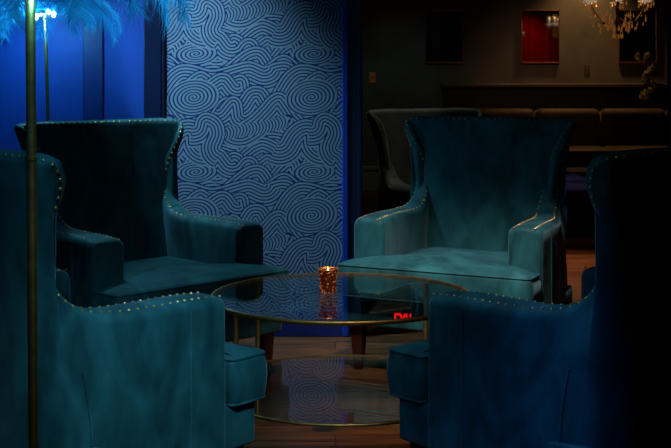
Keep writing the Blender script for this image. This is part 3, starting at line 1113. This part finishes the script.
# EXIT sign high on the far wall; the table glass mirrors it
ex, ez = 0.787, 2.485
sg = empty('exit_sign', (ex, BY, ez)); tag(sg, 'red illuminated EXIT sign whose upside-down reflection shows in the glass tabletop', 'exit sign')
bm = bmesh.new(); box(bm, -0.17, 0.17, -0.05, 0, -0.115, 0.115, 0.008)
finish(bm, 'housing', M_sign, sg, smooth=False)
def strokes(segs, ox, w, h, th):
    bm = bmesh.new()
    for (xa, ya, xb, yb) in segs:
        a = Vector((ox + xa * w, 0, ya * h)); b = Vector((ox + xb * w, 0, yb * h))
        d = (b - a).normalized(); n = Vector((-d.z, 0, d.x)) * th / 2
        a = a - d * th * 0.35; b = b + d * th * 0.35
        fr_ = [bm.verts.new(p + Vector((0, -0.056, 0))) for p in (a - n, b - n, b + n, a + n)]
        bk_ = [bm.verts.new(p + Vector((0, -0.048, 0))) for p in (a - n, b - n, b + n, a + n)]
        bm.faces.new(fr_); bm.faces.new(bk_[::-1])
        for k in range(4):
            bm.faces.new((fr_[k], bk_[k], bk_[(k + 1) % 4], fr_[(k + 1) % 4]))
    return bm
LW, LH = 0.050, 0.16
gl = {'E': [(0, 0, 0, 1), (0, 0, 1, 0), (0, 0.5, 0.8, 0.5), (0, 1, 1, 1)], 'X': [(0, 0, 1, 1), (0, 1, 1, 0)], 'I': [(0.5, 0, 0.5, 1)], 'T': [(0.5, 0, 0.5, 1), (0, 1, 1, 1)]}
xo = -0.099
for chn, adv in (('E', 0.061), ('X', 0.058), ('I', 0.036), ('T', 0.05)):
    off = -LW / 2 + 0.012 if chn == 'I' else 0
    bm = strokes(gl[chn], xo + off, LW if chn != 'T' else 0.04, LH, 0.016)
    for v in bm.verts: v.co.z -= LH / 2
    o = finish(bm, 'letter', M_exit, sg, smooth=False); o['label'] = 'glowing red letter ' + chn
    xo += adv

# ------------------------------------------------------------------ lights
def light(name, typ, loc, color, energy, target=None, **kw):
    d = bpy.data.lights.new(name, typ)
    d.color = color; d.energy = energy
    for k, v in kw.items(): setattr(d, k, v)
    o = link(bpy.data.objects.new(name, d))
    o.location = loc
    if target is not None:
        o.rotation_euler = (Vector(target) - Vector(loc)).to_track_quat('-Z', 'Y').to_euler()
    return o
# lamps
light('lamp_glow_far', 'POINT', (-1.41, 5.55, 1.57), (0.12, 0.62, 1.0), 11, shadow_soft_size=0.04)
light('lamp_glow_near', 'POINT', (-0.66, 2.60, 1.50), (0.10, 0.66, 1.0), 4, shadow_soft_size=0.04)
# unseen spots aimed at the seating group to set its light
light('spot_table', 'SPOT', (0.25, 3.7, 3.0), (1.0, 0.96, 0.92), 400, (0.47, 4.86, 0.45), spot_size=math.radians(34), spot_blend=1.0, shadow_soft_size=0.10)
light('spot_front_left', 'SPOT', (0.15, 1.5, 2.9), (0.37, 0.76, 1.0), 250, (-0.58, 3.3, 0.55), spot_size=math.radians(33), spot_blend=1.0, shadow_soft_size=0.2)
light('spot_front_blue', 'SPOT', (-1.6, 1.4, 2.8), (0.02, 0.28, 1.0), 200, (0.40, 3.35, 0.22), spot_size=math.radians(22), spot_blend=1.0, shadow_soft_size=0.2)
light('wall_wash', 'SPOT', (-1.32, 5.36, 3.05), (0.38, 0.74, 1.0), 380, (-0.44, 5.90, 0.68), spot_size=math.radians(42), spot_blend=1.0, shadow_soft_size=0.10)  # added spot with no fixture, brightens the wallpaper and spares the chair back
light('seat_left_wash', 'SPOT', (-1.25, 5.45, 3.05), (0.32, 0.82, 1.0), 75, (-0.58, 4.72, 0.45), spot_size=math.radians(26), spot_blend=1.0, shadow_soft_size=0.08)  # added from behind the chair so only the seat brightens
light('floor_warm', 'SPOT', (0.02, 4.60, 3.05), (1.0, 0.48, 0.18), 270, (0.10, 4.42, 0.0), spot_size=math.radians(17), spot_blend=0.9, shadow_soft_size=0.05)  # added warm fill for the floor under the table, no fixture
light('arm_right_fill', 'SPOT', (0.15, 3.55, 3.05), (0.42, 0.80, 1.0), 45, (0.40, 3.25, 0.5), spot_size=math.radians(26), spot_blend=1.0, shadow_soft_size=0.06)  # added fill for the right foreground arm top and cushion
# back room: chandelier glow, then unseen spots
light('chandelier_glow', 'POINT', (chx, chy, chz + 0.16), (1.0, 0.50, 0.20), 3.5, shadow_soft_size=0.08)
light('banquette_downlight', 'SPOT', (2.9, 13.2, 3.0), (1.0, 0.50, 0.18), 95, (2.9, 13.16, 0.0), spot_size=math.radians(84), spot_blend=0.9, shadow_soft_size=0.05)
light('far_wall_wash', 'SPOT', (2.3, 11.2, 2.95), (1.0, 0.50, 0.30), 30, (2.35, 13.5, 1.15), spot_size=math.radians(46), spot_blend=1.0, shadow_soft_size=0.1)
light('far_corner_wash', 'SPOT', (0.6, 11.5, 2.9), (0.60, 0.85, 0.72), 11, (0.8, 13.5, 0.7), spot_size=math.radians(55), spot_blend=1.0, shadow_soft_size=0.1)
light('back_chair_top_fill', 'SPOT', (0.75, 7.75, 3.0), (0.95, 1.0, 0.9), 30, (0.55, 7.3, 1.0), spot_size=math.radians(40), spot_blend=1.0, shadow_soft_size=0.1)  # added spot to pick out the olive chair's top edge
light('back_chair_front', 'SPOT', (1.15, 6.3, 3.05), (1.0, 0.92, 0.75), 26, (0.20, 7.15, 0.85), spot_size=math.radians(30), spot_blend=1.0, shadow_soft_size=0.1)  # added fill into the front of the olive chair
light('back_floor_warm', 'SPOT', (1.5, 8.7, 3.0), (1.0, 0.62, 0.34), 380, (1.62, 7.8, 0.0), spot_size=math.radians(42), spot_blend=0.9, shadow_soft_size=0.15)  # added spot making the warm pool on the back floor
light('ottoman_purple', 'SPOT', (1.5, 9.7, 3.0), (0.45, 0.42, 1.0), 45, (2.05, 10.1, 0.3), spot_size=math.radians(40), spot_blend=0.9, shadow_soft_size=0.1)  # added spot tinting the ottoman tops purple, no such lamp known
light('drape_glow', 'SPOT', (4.3, 1.7, 2.95), (1.0, 0.03, 0.02), 36, (4.3, 0.42, 1.95), spot_size=math.radians(65), spot_blend=1.0, shadow_soft_size=0.03)
light('candle_glow', 'POINT', (vx, vy, TZ + 0.080), (1.0, 0.5, 0.2), 0.45, shadow_soft_size=0.004)
light('table_rim_fill', 'SPOT', (0.35, 2.1, 3.05), (1.0, 0.78, 0.50), 70, (0.02, 4.20, 0.42), spot_size=math.radians(17), spot_blend=0.8, shadow_soft_size=0.04)  # added high fill to brighten the brass table rims

w = bpy.data.worlds.new('world'); scene.world = w
w.use_nodes = True
w.node_tree.nodes['Background'].inputs['Color'].default_value = (0.02, 0.05, 0.09, 1)
w.node_tree.nodes['Background'].inputs['Strength'].default_value = 0.0
scene.view_settings.view_transform = 'Standard'
scene.view_settings.look = 'None'
scene.view_settings.exposure = 0.0
scene.cycles.max_bounces = 8
scene.cycles.transparent_max_bounces = 16
scene.cycles.caustics_reflective = False
scene.cycles.caustics_refractive = False
scene.cycles.sample_clamp_indirect = 4.0
